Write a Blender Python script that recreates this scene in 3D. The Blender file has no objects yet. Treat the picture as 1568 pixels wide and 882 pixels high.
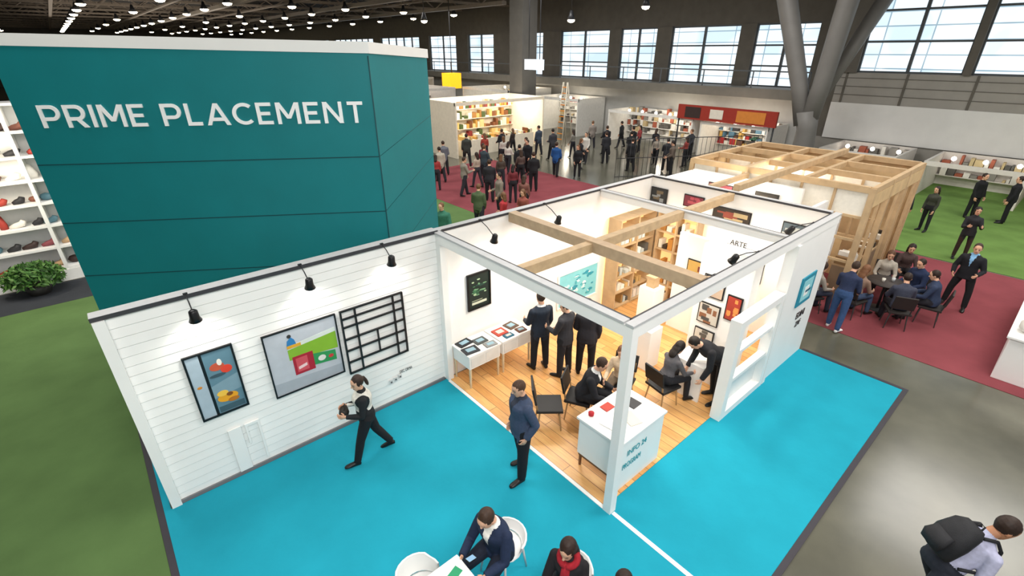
import bpy, math, random
import numpy as np
from mathutils import Vector, Matrix
random.seed(7)
S=bpy.context.scene
COL=S.collection
def lin(c):
    return tuple(((v/12.92) if v<=.04045 else ((v+.055)/1.055)**2.4) for v in c)
def hexc(h):
    h=h.lstrip('#');return lin([int(h[i:i+2],16)/255 for i in (0,2,4)])
MATS={}
def mat(name,col='#cccccc',rough=.6,noise=.08,scale=12,bump=0,metal=0,emit=0,spec=.4):
    if name in MATS: return MATS[name]
    m=bpy.data.materials.new(name);m.use_nodes=True;nt=m.node_tree;b=nt.nodes['Principled BSDF']
    c=hexc(col)
    tc=nt.nodes.new('ShaderNodeTexCoord');n=nt.nodes.new('ShaderNodeTexNoise');n.inputs['Scale'].default_value=scale;n.inputs['Detail'].default_value=5
    nt.links.new(tc.outputs['Object'],n.inputs['Vector'])
    r=nt.nodes.new('ShaderNodeValToRGB');r.color_ramp.elements[0].position=.3;r.color_ramp.elements[1].position=.7
    r.color_ramp.elements[0].color=(*[v*(1-noise) for v in c],1);r.color_ramp.elements[1].color=(*[min(1,v*(1+noise)) for v in c],1)
    nt.links.new(n.outputs['Fac'],r.inputs['Fac']);nt.links.new(r.outputs['Color'],b.inputs['Base Color'])
    b.inputs['Roughness'].default_value=rough;b.inputs['Metallic'].default_value=metal
    b.inputs['Specular IOR Level'].default_value=spec
    if emit:
        nt.links.new(r.outputs['Color'],b.inputs['Emission Color']);b.inputs['Emission Strength'].default_value=emit
    if bump:
        bp=nt.nodes.new('ShaderNodeBump');bp.inputs['Strength'].default_value=bump;bp.inputs['Distance'].default_value=.02
        n2=nt.nodes.new('ShaderNodeTexNoise');n2.inputs['Scale'].default_value=scale*8;nt.links.new(tc.outputs['Object'],n2.inputs['Vector'])
        nt.links.new(n2.outputs['Fac'],bp.inputs['Height']);nt.links.new(bp.outputs['Normal'],b.inputs['Normal'])
    MATS[name]=m;return m
def C(h,rough=.6):  # generic painted colour
    return mat('paint_'+h.strip('#')+('' if rough==.6 else '_%d'%int(rough*100)),h,rough,.05,6)

class MB:
    def __init__(s,name): s.name=name;s.v=[];s.f=[];s.m=[];s.sm=[];s.mats=[]
    def mi(s,m):
        if isinstance(m,str): m=C(m)
        if m not in s.mats: s.mats.append(m)
        return s.mats.index(m)
    def add(s,vs,fs,m,smooth=False):
        o=len(s.v);s.v+= [tuple(v) for v in vs];k=s.mi(m)
        for f in fs: s.f.append([i+o for i in f]);s.m.append(k);s.sm.append(smooth)
    def box(s,c,d,m,rz=0,M=None):
        x,y,z=[v/2 for v in d];vs=[Vector(p) for p in [(-x,-y,-z),(x,-y,-z),(x,y,-z),(-x,y,-z),(-x,-y,z),(x,-y,z),(x,y,z),(-x,y,z)]]
        R=Matrix.Rotation(rz,3,'Z') if M is None else M
        s.add([R@v+Vector(c) for v in vs],[(0,3,2,1),(4,5,6,7),(0,1,5,4),(1,2,6,5),(2,3,7,6),(3,0,4,7)],m)
        return s
    def bb(s,x0,x1,y0,y1,z0,z1,m): return s.box(((x0+x1)/2,(y0+y1)/2,(z0+z1)/2),(abs(x1-x0),abs(y1-y0),abs(z1-z0)),m)
    def loft(s,secs,m,n=12,smooth=True):
        vs=[];fs=[]
        for c,a,b in secs:
            c=Vector(c);a=Vector(a);b=Vector(b)
            for i in range(n):
                t=2*math.pi*i/n;vs.append(c+a*math.cos(t)+b*math.sin(t))
        for k in range(len(secs)-1):
            for i in range(n):
                j=(i+1)%n;fs.append((k*n+i,k*n+j,(k+1)*n+j,(k+1)*n+i))
        fs.append(tuple(range(n))[::-1]);q=(len(secs)-1)*n;fs.append(tuple(range(q,q+n)))
        s.add(vs,fs,m,smooth);return s
    def chain(s,pts,rad,m,n=10,smooth=True):
        pts=[Vector(p) for p in pts];secs=[]
        ref=None
        for i,p in enumerate(pts):
            t=(pts[min(i+1,len(pts)-1)]-pts[max(i-1,0)]).normalized()
            if ref is None: ref=Vector((0,1,0)) if abs(t.y)<.8 else Vector((1,0,0))
            a=(ref-t*ref.dot(t)).normalized();ref=a;b=t.cross(a)
            r=rad[i] if isinstance(rad,(list,tuple)) else rad
            secs.append((p,a*r,b*r))
        return s.loft(secs,m,n,smooth)
    def tube(s,a,b,r,m,n=10,r2=None): return s.chain([a,b],[r,r if r2 is None else r2],m,n)
    def ell(s,c,a,b,d,m,n=12,k=7):
        c=Vector(c);a=Vector(a);b=Vector(b);d=Vector(d);secs=[]
        for i in range(k):
            t=-math.pi/2*.97+math.pi*.97*i/(k-1);secs.append((c+d*math.sin(t),a*math.cos(t),b*math.cos(t)))
        return s.loft(secs,m,n)
    def ball(s,c,r,m,n=12,k=7):
        if not isinstance(r,(list,tuple)): r=(r,r,r)
        return s.ell(c,(r[0],0,0),(0,r[1],0),(0,0,r[2]),m,n,k)
    def mesh(s):
        me=bpy.data.meshes.new(s.name);me.from_pydata(s.v,[],s.f)
        for m in s.mats: me.materials.append(m)
        me.polygons.foreach_set('material_index',s.m);me.polygons.foreach_set('use_smooth',s.sm);me.update();return me
    def obj(s,bevel=0,parent=None):
        o=bpy.data.objects.new(s.name,s.mesh());COL.objects.link(o)
        if bevel:
            b=o.modifiers.new('bevel','BEVEL');b.width=bevel;b.segments=2;b.limit_method='ANGLE';b.angle_limit=.9
        if parent: o.parent=parent
        return o
def text(name,body,loc,right,up,height,width,m,ext=.012,bold=0):
    cu=bpy.data.curves.new(name,'FONT');cu.body=body;cu.size=1;cu.extrude=.02;cu.offset=bold
    o=bpy.data.objects.new(name,cu);COL.objects.link(o);bpy.context.view_layer.update()
    me=bpy.data.meshes.new_from_object(o.evaluated_get(bpy.context.evaluated_depsgraph_get()));bpy.data.objects.remove(o)
    xs=[v.co.x for v in me.vertices];ys=[v.co.y for v in me.vertices];x0,x1,y0,y1=min(xs),max(xs),min(ys),max(ys)
    r=Vector(right).normalized();u=Vector(up).normalized();n=r.cross(u);L=Vector(loc)
    for v in me.vertices:
        p=v.co.copy();v.co=L+r*((p.x-x0)/(x1-x0)*width)+u*((p.y-y0)/(y1-y0)*height)+n*((p.z/.02+1)*.5*ext)
    me.materials.clear();me.materials.append(m)
    ob=bpy.data.objects.new(name,me);COL.objects.link(ob);return ob
# geometric sans capitals made of strokes
SW=.155
def arc(cx,cy,rx,ry,a0,a1,n=14): return ('arc',cx,cy,rx,ry,a0,a1,n)
h_=SW/2
GL={'P':(.74,[('v',0),('h',0,.40,1-h_),('h',0,.40,.39),arc(.40,(1-h_+.39)/2,.27,(1-h_-.39)/2,90,-90)]),
'R':(.76,[('v',0),('h',0,.40,1-h_),('h',0,.40,.39),arc(.40,(1-h_+.39)/2,.27,(1-h_-.39)/2,90,-90),('d',.38,.39,.66,0)]),
'I':(.08,[('v',0)]),'M':(.95,[('v',0),('v',.87),('d',.02,1,.435,.25),('d',.85,1,.435,.25)]),
'E':(.60,[('v',0),('h',0,.58,1-h_),('h',0,.50,.5),('h',0,.58,h_)]),'L':(.56,[('v',0),('h',0,.54,h_)]),
'A':(.88,[('d',0,0,.42,1),('d',.84,0,.42,1),('h',.14,.70,.27)]),'C':(.80,[arc(.44,.5,.43,.5-h_,48,312,26)]),
'N':(.76,[('v',0),('v',.70),('d',.0,1,.70,0)]),'T':(.72,[('h',0,.70,1-h_),('v',.35)]),' ':(.22,[])}
def lettering(name,body,loc,right,up,height,width,m,ext=.02,gap=.27):
    o=MB(name);x=SW/2;polys=[]
    for ch in body:
        w,st=GL[ch]
        for q in st:
            if q[0]=='v': polys.append([(x+q[1]-h_,0),(x+q[1]+h_,0),(x+q[1]+h_,1),(x+q[1]-h_,1)])
            elif q[0]=='h': polys.append([(x+q[1],q[3]-h_),(x+q[2],q[3]-h_),(x+q[2],q[3]+h_),(x+q[1],q[3]+h_)])
            elif q[0]=='d':
                dx,dy=q[3]-q[1],q[4]-q[2];wh=h_*math.hypot(dx,dy)/abs(dy)
                polys.append([(x+q[1]-wh,q[2]),(x+q[1]+wh,q[2]),(x+q[3]+wh,q[4]),(x+q[3]-wh,q[4])])
            else:
                _,cx,cy,rx,ry,a0,a1,n=q
                for i in range(n):
                    t0=math.radians(a0+(a1-a0)*i/n);t1=math.radians(a0+(a1-a0)*(i+1)/n)
                    P=lambda r,t:(x+cx+(rx+r)*math.cos(t),cy+(ry+r)*math.sin(t))
                    polys.append([P(-h_,t0),P(h_,t0),P(h_,t1),P(-h_,t1)])
        x+=w+gap
    tw=x-gap+SW/2
    r=Vector(right).normalized();u=Vector(up).normalized();n=r.cross(u);L=Vector(loc);sx=width/tw
    for k,pl in enumerate(polys):
        a=sum(pl[i][0]*pl[(i+1)%4][1]-pl[(i+1)%4][0]*pl[i][1] for i in range(4))
        if a<0: pl=pl[::-1]
        e=ext+.0004*(k%7)
        vs=[L+r*p[0]*sx+u*p[1]*height for p in pl]+[L+r*p[0]*sx+u*p[1]*height+n*e for p in pl]
        o.add(vs,[(4,5,6,7)]+[(i,(i+1)%4,(i+1)%4+4,i+4) for i in range(4)],m)
    return o.obj()

# ------------------------------------------------------------ materials
white=mat('white_paint','#f3f2ef',.5,.015,3)
wsiding=mat('white_siding','#f2f1ee',.45,.02,3)
dark=mat('dark_metal','#2a2b2e',.4,.1)
black=mat('black_plastic','#141416',.4,.1)
steel=mat('grey_steel','#5d6266',.45,.1,4,metal=.3)
teal=mat('teal_panel','#0d7b81',.5,.04,2,bump=.05)
tan=mat('tan_timber','#bba07c',.6,.12,8)
ply=mat('plywood','#bfa27c',.6,.1,5)
concrete_wall=mat('far_wall_paint','#c4c3bf',.7,.05,2)
def carpet(name,col,n=.12):
    return mat(name,col,.95,n,1.2,bump=.25,spec=.1)
c_teal=carpet('teal_carpet','#239bb2',.07);c_green=carpet('green_carpet','#5a7546',.12);c_red=carpet('red_carpet','#84444a',.1);c_green2=carpet('lawn_carpet','#678646',.15)
conc=mat('polished_concrete','#5e5d51',.2,.3,.7,spec=.5)
def woodfloor():
    m=bpy.data.materials.new('oak_floor');m.use_nodes=True;nt=m.node_tree;b=nt.nodes['Principled BSDF']
    tc=nt.nodes.new('ShaderNodeTexCoord');mp=nt.nodes.new('ShaderNodeMapping');mp.inputs['Rotation'].default_value=(0,0,math.pi/2)
    br=nt.nodes.new('ShaderNodeTexBrick');br.inputs['Scale'].default_value=1;br.inputs['Brick Width'].default_value=1.8;br.inputs['Row Height'].default_value=.17;br.inputs['Mortar Size'].default_value=.005;br.inputs['Bias'].default_value=0
    br.inputs['Color1'].default_value=(*hexc('#e3b172'),1);br.inputs['Color2'].default_value=(*hexc('#cb9152'),1);br.inputs['Mortar'].default_value=(*hexc('#8b6038'),1)
    nt.links.new(tc.outputs['Object'],mp.inputs[0]);nt.links.new(mp.outputs[0],br.inputs['Vector'])
    mp2=nt.nodes.new('ShaderNodeMapping');mp2.inputs['Scale'].default_value=(14,1.2,1)
    n=nt.nodes.new('ShaderNodeTexNoise');n.inputs['Scale'].default_value=3;n.inputs['Detail'].default_value=8
    nt.links.new(tc.outputs['Object'],mp2.inputs[0]);nt.links.new(mp2.outputs[0],n.inputs['Vector'])
    mx=nt.nodes.new('ShaderNodeMix');mx.data_type='RGBA';mx.blend_type='OVERLAY';mx.inputs[0].default_value=.4
    nt.links.new(br.outputs['Color'],mx.inputs[6]);nt.links.new(n.outputs['Fac'],mx.inputs[7])
    nt.links.new(mx.outputs[2],b.inputs['Base Color']);b.inputs['Roughness'].default_value=.38
    return m
oak=woodfloor()

# ------------------------------------------------------------ hall shell
MB('floor').bb(-30,27,-15,125,-.2,0,conc).obj()
o=MB('teal_carpet');o.bb(-4.72,6.3,-1.9,3.99,0,.012,c_teal);o.bb(-4.72,-4.64,3.99,6.6,0,.0118,c_teal);o.obj()
dk='#35323a'
o=MB('carpet_edging');o.bb(-4.80,-4.722,-1.9,6.6,0,.016,dk);o.bb(-4.8,6.38,-1.98,-1.902,0,.0165,dk);o.bb(6.302,6.38,-1.9,-.1,0,.016,dk);o.obj()
o=MB('carpet_seam_strip');o.bb(-.03,.03,-1.9,-.07,.012,.018,white);o.bb(-.06,-.002,.07,3.9,.012,.022,white);o.obj()
o=MB('green_carpet');o.bb(-20,-4.802,-15,13,0,.01,c_green);o.bb(-4.6,6.8,4.3,20,0,.009,c_green);o.obj()
MB('charcoal_carpet').bb(-20,-4.8,13.01,14.6,0,.01,carpet('charcoal_carpet','#3c3f44')).obj()
o=MB('red_carpet');o.bb(6.81,13.8,6.5,20,0,.01,c_red);o.bb(7.7,14.7,-15,5.2,0,.01,c_red);o.obj()
MB('lawn_carpet').bb(14.8,26.9,-15,2.5,0,.012,c_green2).obj()
MB('oak_floor').bb(0,6.2,0.065,3.99,.0,.022,oak).obj()
MB('ceiling').bb(-30,27,-15,125,10.4,10.6,mat('black_ceiling','#2f2c29',.9,.2)).obj()
o=MB('roof_trusses');tm=mat('truss_steel','#7d7266',.6,.15)
for y in range(34,122,7):
    for z in (9.2,10.2): o.bb(-30,27,y-.08,y+.08,z-.08,z+.08,tm)
    x=-30
    while x<27:
        o.tube((x,y,9.2),(x+1.5,y,10.2),.06,tm,4);o.tube((x+1.5,y,10.2),(x+3,y,9.2),.06,tm,4);x+=3
for x in (-10,-3,4,11,18): o.bb(x-.12,x+.12,28,124,9.0,9.11,tm)
for x in (7,14.5,21.5): o.bb(x-.2,x+.2,28,124,8.7,8.95,mat('duct','#867d73',.5,.1))
o.obj()
lampm=mat('lamp_glow','#ffeecb',.5,0,emit=18);lampw=mat('lamp_glow_white','#fff6e6',.5,0,emit=10)
o=MB('pendant_lamps')
def pend(x,y,zz,r=.3):
    o.chain([(x,y,zz+.5),(x,y,zz+.25),(x,y,zz)],[.08,.15,r+.02],dark,8);o.ball((x,y,zz-.02),(r,r,.14),lampm,8,5);o.tube((x,y,zz+.5),(x,y,10.3),.02,dark,4)
for x in (-9,-1.6,2,5.8,10,14,19,24):
    for y in range(38,122,7):
        if x in(2,10) and y%2: continue
        pend(x,y,8.6)
for (x,y,zz) in [(20,20,7.4),(21,15.5,7.9),(20,11,8.1),(22,27,7.2),(16,30,7.6)]: pend(x,y,zz,.22)
for x in (2,6,10,14):
    for y in (-11,-7,-3.5,2): pend(x+(y%2),y,8.8,.3)
o.obj()
XW=27
o=MB('wall_far');wd=mat('far_wall_dark','#5d5952',.7,.1,2)
o.bb(XW,XW+.3,8,125,0,3.3,concrete_wall)
o.bb(XW,XW+.3,-15,8,0,1.5,mat('hall_wall_grey','#8d8a84',.7,.1,2))  # lower wall below the fascia, plain mid grey
o.bb(XW-.1,XW+.3,-15,7.2,1.5,3.3,mat('white_fascia','#d6d6d4',.6,.03,2))
o.bb(XW-.05,XW+.3,-15,7.2,3.3,4.75,mat('blind_panels','#96938d',.6,.05,2))
for y in np.arange(-14,7,2.6): o.bb(XW-.09,XW-.05,y-.05,y+.05,3.3,4.75,wd)
for z in (3.7,4.1,4.5): o.bb(XW-.08,XW-.05,-15,7.2,z-.012,z+.012,wd)
o.bb(XW,XW+.3,7.2,125,7.15,10.4,wd);o.bb(XW,XW+.3,7.2,8,1.5,10.4,wd)
o.obj()
MB('wall_end').bb(-30,27,124.8,125,0,10.4,wd).obj()
MB('wall_left').bb(-30.2,-30,-15,125,0,10.4,wd).obj()
o=MB('balcony_slab');o.bb(XW-1.6,XW,8,125,3.35,3.85,mat('slab_grey','#7a776f',.7,.08,2))
for y in np.arange(8,90,3): o.bb(XW-1.58,XW-1.54,y-.03,y+.03,3.85,4.75,steel)
o.bb(XW-1.6,XW-1.52,8,90,4.7,4.77,steel);o.obj()
def glass_mat():
    m=bpy.data.materials.new('daylight_glazing');m.use_nodes=True;nt=m.node_tree;b=nt.nodes['Principled BSDF']
    tc=nt.nodes.new('ShaderNodeTexCoord');sp=nt.nodes.new('ShaderNodeSeparateXYZ');cb=nt.nodes.new('ShaderNodeCombineXYZ')
    nt.links.new(tc.outputs['Object'],sp.inputs[0]);nt.links.new(sp.outputs['Y'],cb.inputs['X']);nt.links.new(sp.outputs['Z'],cb.inputs['Y'])
    br=nt.nodes.new('ShaderNodeTexBrick');br.inputs['Scale'].default_value=1;br.inputs['Brick Width'].default_value=1.9;br.inputs['Row Height'].default_value=.62;br.inputs['Mortar Size'].default_value=.03;br.offset=0
    br.inputs['Color1'].default_value=(*hexc('#f2f9ff'),1);br.inputs['Color2'].default_value=(*hexc('#bcd3e0'),1);br.inputs['Mortar'].default_value=(*hexc('#93a7b2'),1);br.inputs['Bias'].default_value=-.35
    nt.links.new(cb.outputs[0],br.inputs['Vector'])
    n=nt.nodes.new('ShaderNodeTexNoise');n.inputs['Scale'].default_value=.5;n.inputs['Detail'].default_value=1
    r=nt.nodes.new('ShaderNodeValToRGB');e=r.color_ramp.elements;e[0].position=.4;e[0].color=(.75,.82,.86,1);e[1].position=.55;e[1].color=(1,1,1,1)
    nt.links.new(cb.outputs[0],n.inputs['Vector']);nt.links.new(n.outputs['Fac'],r.inputs['Fac'])
    mx=nt.nodes.new('ShaderNodeMix');mx.data_type='RGBA';mx.blend_type='MULTIPLY';mx.inputs[0].default_value=1
    nt.links.new(br.outputs['Color'],mx.inputs[6]);nt.links.new(r.outputs[0],mx.inputs[7])
    nt.links.new(mx.outputs[2],b.inputs['Emission Color']);b.inputs['Emission Strength'].default_value=1.45;b.inputs['Base Color'].default_value=(.05,.06,.07,1);b.inputs['Roughness'].default_value=.1
    return m
gl=glass_mat()
k=1
def window(y0,y1,z0,z1,nx,nz):
    global k
    o=MB('window_%d'%k);k+=1
    o.bb(XW+.1,XW+.16,y0,y1,z0,z1,gl)
    fm=mat('window_frame','#4b5054',.5,.08)
    for i in range(nx+1):
        y=y0+(y1-y0)*i/nx;o.bb(XW-.02,XW+.1,y-.07,y+.07,z0,z1,fm)
    for i in range(nz+1):
        z=z0+(z1-z0)*i/nz;o.bb(XW+.02,XW+.099,y0,y1,z-.045,z+.045,fm)
    o.obj()
for (a,b) in [(8.6,12.0),(12.9,17.5),(18.6,21.6),(22.6,27.5),(29.5,33),(36,40),(42,47),(49,58),(60,72),(74,90)]: window(a,b,3.9,7.1,max(2,int((b-a)/1.7)),3)
o=MB('wall_far_upper')
for (a,b) in [(8,8.6),(12,12.9),(17.5,18.6),(21.6,22.6),(27.5,29.5),(33,36),(40,42),(47,49),(58,60),(72,74),(90,125)]: o.bb(XW-.15,XW+.3,a,b,3.86,7.15,wd)
o.obj()
for (a,b) in [(2.2,6.4),(-2.5,1.9),(-8,-2.9),(-14.5,-8.4)]: window(a,b,4.8,10.2,2,4)
o=MB('wall_far_mullions')
for (a,b) in [(6.4,7.2),(1.9,2.2),(-2.9,-2.5),(-8.4,-8),(-15,-14.5)]: o.bb(XW-.2,XW+.3,a,b,4.75,10.4,wd)
o.bb(XW,XW+.3,-15,7.2,10.2,10.4,wd);o.obj()
MB('concrete_column').bb(19.6,20.9,23.9,25.2,0,10.4,mat('column_grey','#5d5b57',.7,.08,2)).obj()
o=MB('y_column');yc=mat('column_steel','#6a6865',.5,.06,2)
o.chain([(22,6.3,0),(22,6.3,1.2),(22,6.35,2.4),(22,6.5,3.2)],[.62,.5,.42,.5],yc,16)
o.chain([(22,6.6,2.6),(22,7.1,4.2),(22,8.6,8),(22,9.4,10.3)],[.36,.36,.42,.45],yc,14)
o.chain([(22,6.4,2.6),(22,6.2,4.4),(22,6.0,8),(22,5.9,10.3)],[.4,.38,.42,.45],yc,14)
o.chain([(22,6.3,3.4),(23.5,5.6,6.5),(25,4.6,10.3)],[.25,.3,.35],yc,14);o.obj()

# ------------------------------------------------------------ teal tower
F0=Vector((-.649,4.5,0));dv=Vector((math.cos(math.radians(-33)),math.sin(math.radians(-33)),0))
Lp=F0-dv*4.83;Rp=Vector((1.25,6.0,0))
bk1=Lp+Vector((1.2,2.2,0));
o=MB('exhibitor_tower')
def prism(poly,z0,z1,m):
    n=len(poly);vs=[Vector((p.x,p.y,z0[i] if isinstance(z0,list) else z0)) for i,p in enumerate(poly)]+[Vector((p.x,p.y,z1[i] if isinstance(z1,list) else z1)) for i,p in enumerate(poly)]
    fs=[tuple(range(n))[::-1],tuple(range(n,2*n))]+[(i,(i+1)%n,n+(i+1)%n,n+i) for i in range(n)]
    o.add(vs,fs,m)
poly=[Lp,F0,Rp,bk1]
ztop=[5.83,5.73,5.64,5.7]
prism(poly,0,ztop,teal)
ctr=(Lp+F0+Rp+bk1)/4
poly2=[p+(p-ctr).normalized()*.03 for p in poly]
prism(poly2,[z+.001 for z in ztop],[z+.15 for z in ztop],white)
nrm=Vector((dv.y,-dv.x,0))
seam=mat('panel_seam','#04444a',.7,.02)
for z in (4.28,3.40,2.52,1.64):
    c=(Lp+F0)/2+nrm*.001;o.box((c.x,c.y,z),(4.82,.008,.014),seam,rz=math.radians(-33))
fd=(Rp-F0);fl=fd.length;fd.normalize();fn=Vector((fd.y,-fd.x,0))
for z0,z1 in ((4.28,4.62),(3.4,3.85),(2.52,2.95)):
    a=F0;b=Rp;o.tube((a.x,a.y,z0),(b.x,b.y,z1),.005,seam,4)
o.tube((F0.x,F0.y,0),(F0.x,F0.y,5.7),.01,seam,6)
o.obj()
tp=F0-dv*4.53
lettering('tower_lettering','PRIME PLACEMENT',(tp.x,tp.y,4.79),dv,(0,0,1),.30,4.40,mat('white_letters','#ffffff',.4,.0))

# ------------------------------------------------------------ booth
B=4.03
capm=mat('grey_cap','#bdbdbe',.5,.04);capd=mat('dark_edge','#3c3c40',.5,.05)
o=MB('wall_siding')
o.bb(-4.6,-.001,B+.02,B+.13,0,3,white)
nb=22;hh=2.96/nb
for i in range(nb):
    z=.02+i*hh;y=B
    o.add([(-4.6,y+.02,z),(0,y+.02,z),(0,y-.002,z+.006),(-4.6,y-.002,z+.006),(-4.6,y+.008,z+hh-.004),(0,y+.008,z+hh-.004),(0,y+.02,z+hh),(-4.6,y+.02,z+hh)],
      [(0,3,2,1),(3,4,5,2),(4,7,6,5)],wsiding)
o.bb(-4.62,-4.5,B-.06,B+.16,0,2.999,white);o.bb(-4.63,0.0,B-.02,B+.165,3.0,3.05,capm);o.bb(-4.63,0.0,B-.03,B-.021,3.0,3.052,capd)
o.bb(-4.5,-.07,B-.03,B+.015,0,.06,mat('grey_skirting','#77777a',.6,.05))
o.obj()
o=MB('wall_back');o.bb(0.001,6.3,B,B+.12,0,3,white);o.bb(0.001,6.3,B-.01,B+.13,3.001,3.04,capm);o.bb(.08,6.19,B-.02,B-.011,3.0,3.042,capd);o.obj()
o=MB('wall_end_partition');o.bb(6.2,6.298,0.07,B-.001,0,2.999,white);o.bb(6.19,6.32,.08,B-.02,3,3.039,capm);o.bb(6.18,6.189,.08,B-.02,3,3.041,capd);o.obj()
o=MB('wall_right');o.bb(4.57,6.31,-.05,.058,0,2.838,white);o.bb(4.45,4.569,-.09,.1,0,2.836,white);o.obj()
o=MB('booth_frame')
o.bb(-.062,.062,-.062,.062,0,3.0,white);o.bb(-.04,.08,B-.12,B-.001,0,2.998,white)
o.bb(-.06,.06,.063,B-.121,2.84,2.999,white);o.bb(-.07,.045,.07,B-.02,3.001,3.03,capm);o.bb(.046,.07,.071,B-.03,2.99,3.032,capd)
o.bb(.063,6.31,-.06,.06,2.84,2.999,white);o.bb(-.07,6.32,-.07,.045,3.001,3.03,capm);o.bb(.07,6.18,.046,.07,2.99,3.032,capd);o.obj()
o=MB('timber_beam');o.bb(.071,6.17,1.94,2.08,2.86,3.02,tan);o.obj(bevel=.004)
o=MB('timber_beam');o.bb(1.56,1.74,.072,B-.03,2.87,3.05,mat('weathered_timber','#b89e80',.6,.1,8));o.obj(bevel=.004)
o=MB('timber_beam');o.bb(4.22,4.32,.072,B-.03,2.87,2.999,white);o.bb(4.2,4.30,.072,B-.03,3.0,3.03,capm);o.bb(4.301,4.32,.072,B-.03,3.0,3.032,capd);o.obj()
o=MB('open_frame_partition')
x0,x1,H=2.84,4.42,1.97
o.bb(x0,x0+.16,-.09,.09,0,H,white);o.bb(x1-.12,x1,-.09,.09,0,H,white);o.bb(x0+.161,x1-.121,-.088,.088,H-.13,H-.002,white);o.bb(x0+.161,x1-.121,-.088,.088,0,.14,white)
for z in (.72,1.28): o.bb(x0+.161,x1-.121,-.06,.06,z,z+.07,white)
o.bb(x0+.161,x1-.121,.05,.07,.141,.72,mat('frosted_panel','#dfe3e2',.3,.02))
o.obj()
def frame(name,x0,x1,z0,z1,fm,wd_=.025,y=None,depth=.03):
    y=B-.012 if y is None else y
    o=MB(name)
    for a in ((x0,x1,z0,z0+wd_),(x0,x1,z1-wd_,z1),(x0,x0+wd_,z0+wd_,z1-wd_),(x1-wd_,x1,z0+wd_,z1-wd_)): o.bb(a[0],a[1],y-depth,y,a[2],a[3],fm)
    return o
def patch(o,pts,y,m):
    vs=[(p[0],y,p[1]) for p in pts]+[(p[0],y+.004,p[1]) for p in pts];n=len(pts)
    o.add(vs,[tuple(range(n))]+[(i,i+n,(i+1)%n+n,(i+1)%n) for i in range(n)],m)
def disc(cx,cz,rx,rz,n=16): return [(cx+rx*math.cos(2*math.pi*i/n),cz+rz*math.sin(2*math.pi*i/n)) for i in range(n)]
y=B-.022
o=frame('framed_picture',-3.95,-3.36,1.17,2.21,black)
patch(o,[(-3.93,1.19),(-3.77,1.19),(-3.77,2.19),(-3.93,2.19)],y,'#a9bac6')
patch(o,[(-3.74,1.19),(-3.38,1.19),(-3.38,2.19),(-3.74,2.19)],y,'#5f8292')
patch(o,[(-3.77,1.19),(-3.735,1.19),(-3.735,2.19),(-3.77,2.19)],y-.001,black)
patch(o,[(-3.735,1.65),(-3.38,1.75),(-3.38,1.5),(-3.735,1.45)],y-.0015,'#7d9aa8')
patch(o,disc(-3.6,1.93,.09,.06),y-.003,'#c4553a');patch(o,disc(-3.5,1.86,.07,.06),y-.005,'#d9412c');patch(o,disc(-3.56,1.99,.03,.05),y-.006,'#e9e2d6');patch(o,disc(-3.62,1.8,.1,.025),y-.006,'#39505c')
patch(o,disc(-3.58,1.42,.13,.07),y-.003,'#e8a322');patch(o,disc(-3.63,1.5,.07,.045),y-.005,'#f0c04a');patch(o,disc(-3.52,1.36,.07,.035),y-.007,'#b5701c');patch(o,disc(-3.55,1.46,.04,.03),y-.008,'#7e4a18')
patch(o,[(-3.72,1.21),(-3.4,1.21),(-3.4,1.3),(-3.72,1.3)],y-.002,'#3f5a66');patch(o,disc(-3.86,1.7,.03,.02),y-.003,'#c98330');o.obj()
o=frame('framed_picture',-3.0,-1.93,1.07,2.15,black,.02)
patch(o,[(-2.98,1.09),(-1.95,1.09),(-1.95,2.13),(-2.98,2.13)],y,'#b9bec6')
patch(o,[(-2.98,1.09),(-1.95,1.09),(-1.95,1.25),(-2.98,1.3)],y-.001,'#a6acb4')
patch(o,[(-2.7,1.62),(-1.97,1.56),(-1.97,1.86),(-2.7,1.8)],y-.002,'#7fae2f');patch(o,[(-2.7,1.8),(-1.97,1.86),(-1.97,1.93),(-2.7,1.86)],y-.003,'#cfd8d2')
patch(o,[(-2.66,1.34),(-2.36,1.34),(-2.36,1.66),(-2.66,1.66)],y-.004,'#a32133');patch(o,[(-2.62,1.38),(-2.45,1.38),(-2.45,1.62),(-2.62,1.62)],y-.006,'#c8505a');patch(o,[(-2.6,1.42),(-2.47,1.45),(-2.47,1.5),(-2.6,1.47)],y-.007,'#e6c8c8')
patch(o,[(-2.36,1.4),(-2.02,1.36),(-2.02,1.54),(-2.36,1.6)],y-.005,'#2f8f52');patch(o,disc(-2.24,1.48,.06,.05),y-.007,'#d9d9d4');patch(o,disc(-2.1,1.46,.04,.03),y-.007,'#c03a3a')
patch(o,[(-2.7,1.86),(-2.56,1.86),(-2.58,1.95),(-2.62,2.0),(-2.68,1.95)],y-.006,'#2f78b0');patch(o,disc(-2.64,2.02,.03,.03),y-.007,'#333333');patch(o,[(-2.7,1.82),(-2.5,1.82),(-2.5,1.87),(-2.7,1.87)],y-.008,'#d8a02b');o.obj()
o=MB('wall_grid_panel')
for x in (-1.85,-1.62,-.96,-.79): o.bb(x-.012,x+.012,B-.05,B-.01,.98,2.15,black)
for z in (.99,1.2,1.42,1.63,1.85,2.0,2.14): o.bb(-1.86,-.78,B-.048,B-.012,z-.011,z+.011,black)
o.bb(-1.3,-1.28,B-.049,B-.01,1.2,1.63,black);o.obj()
o=MB('cable_hatch')
for a in ((-3.5,-3.3,.82,.86),(-3.33,-3.3,.12,.819),(-3.5,-3.47,.5,.819)): o.bb(a[0],a[1],B-.035,B-.009,a[2],a[3],white)
o.bb(-3.72,-3.55,B-.03,B-.009,.07,.86,white);o.obj()
o=MB('socket_plate')
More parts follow.
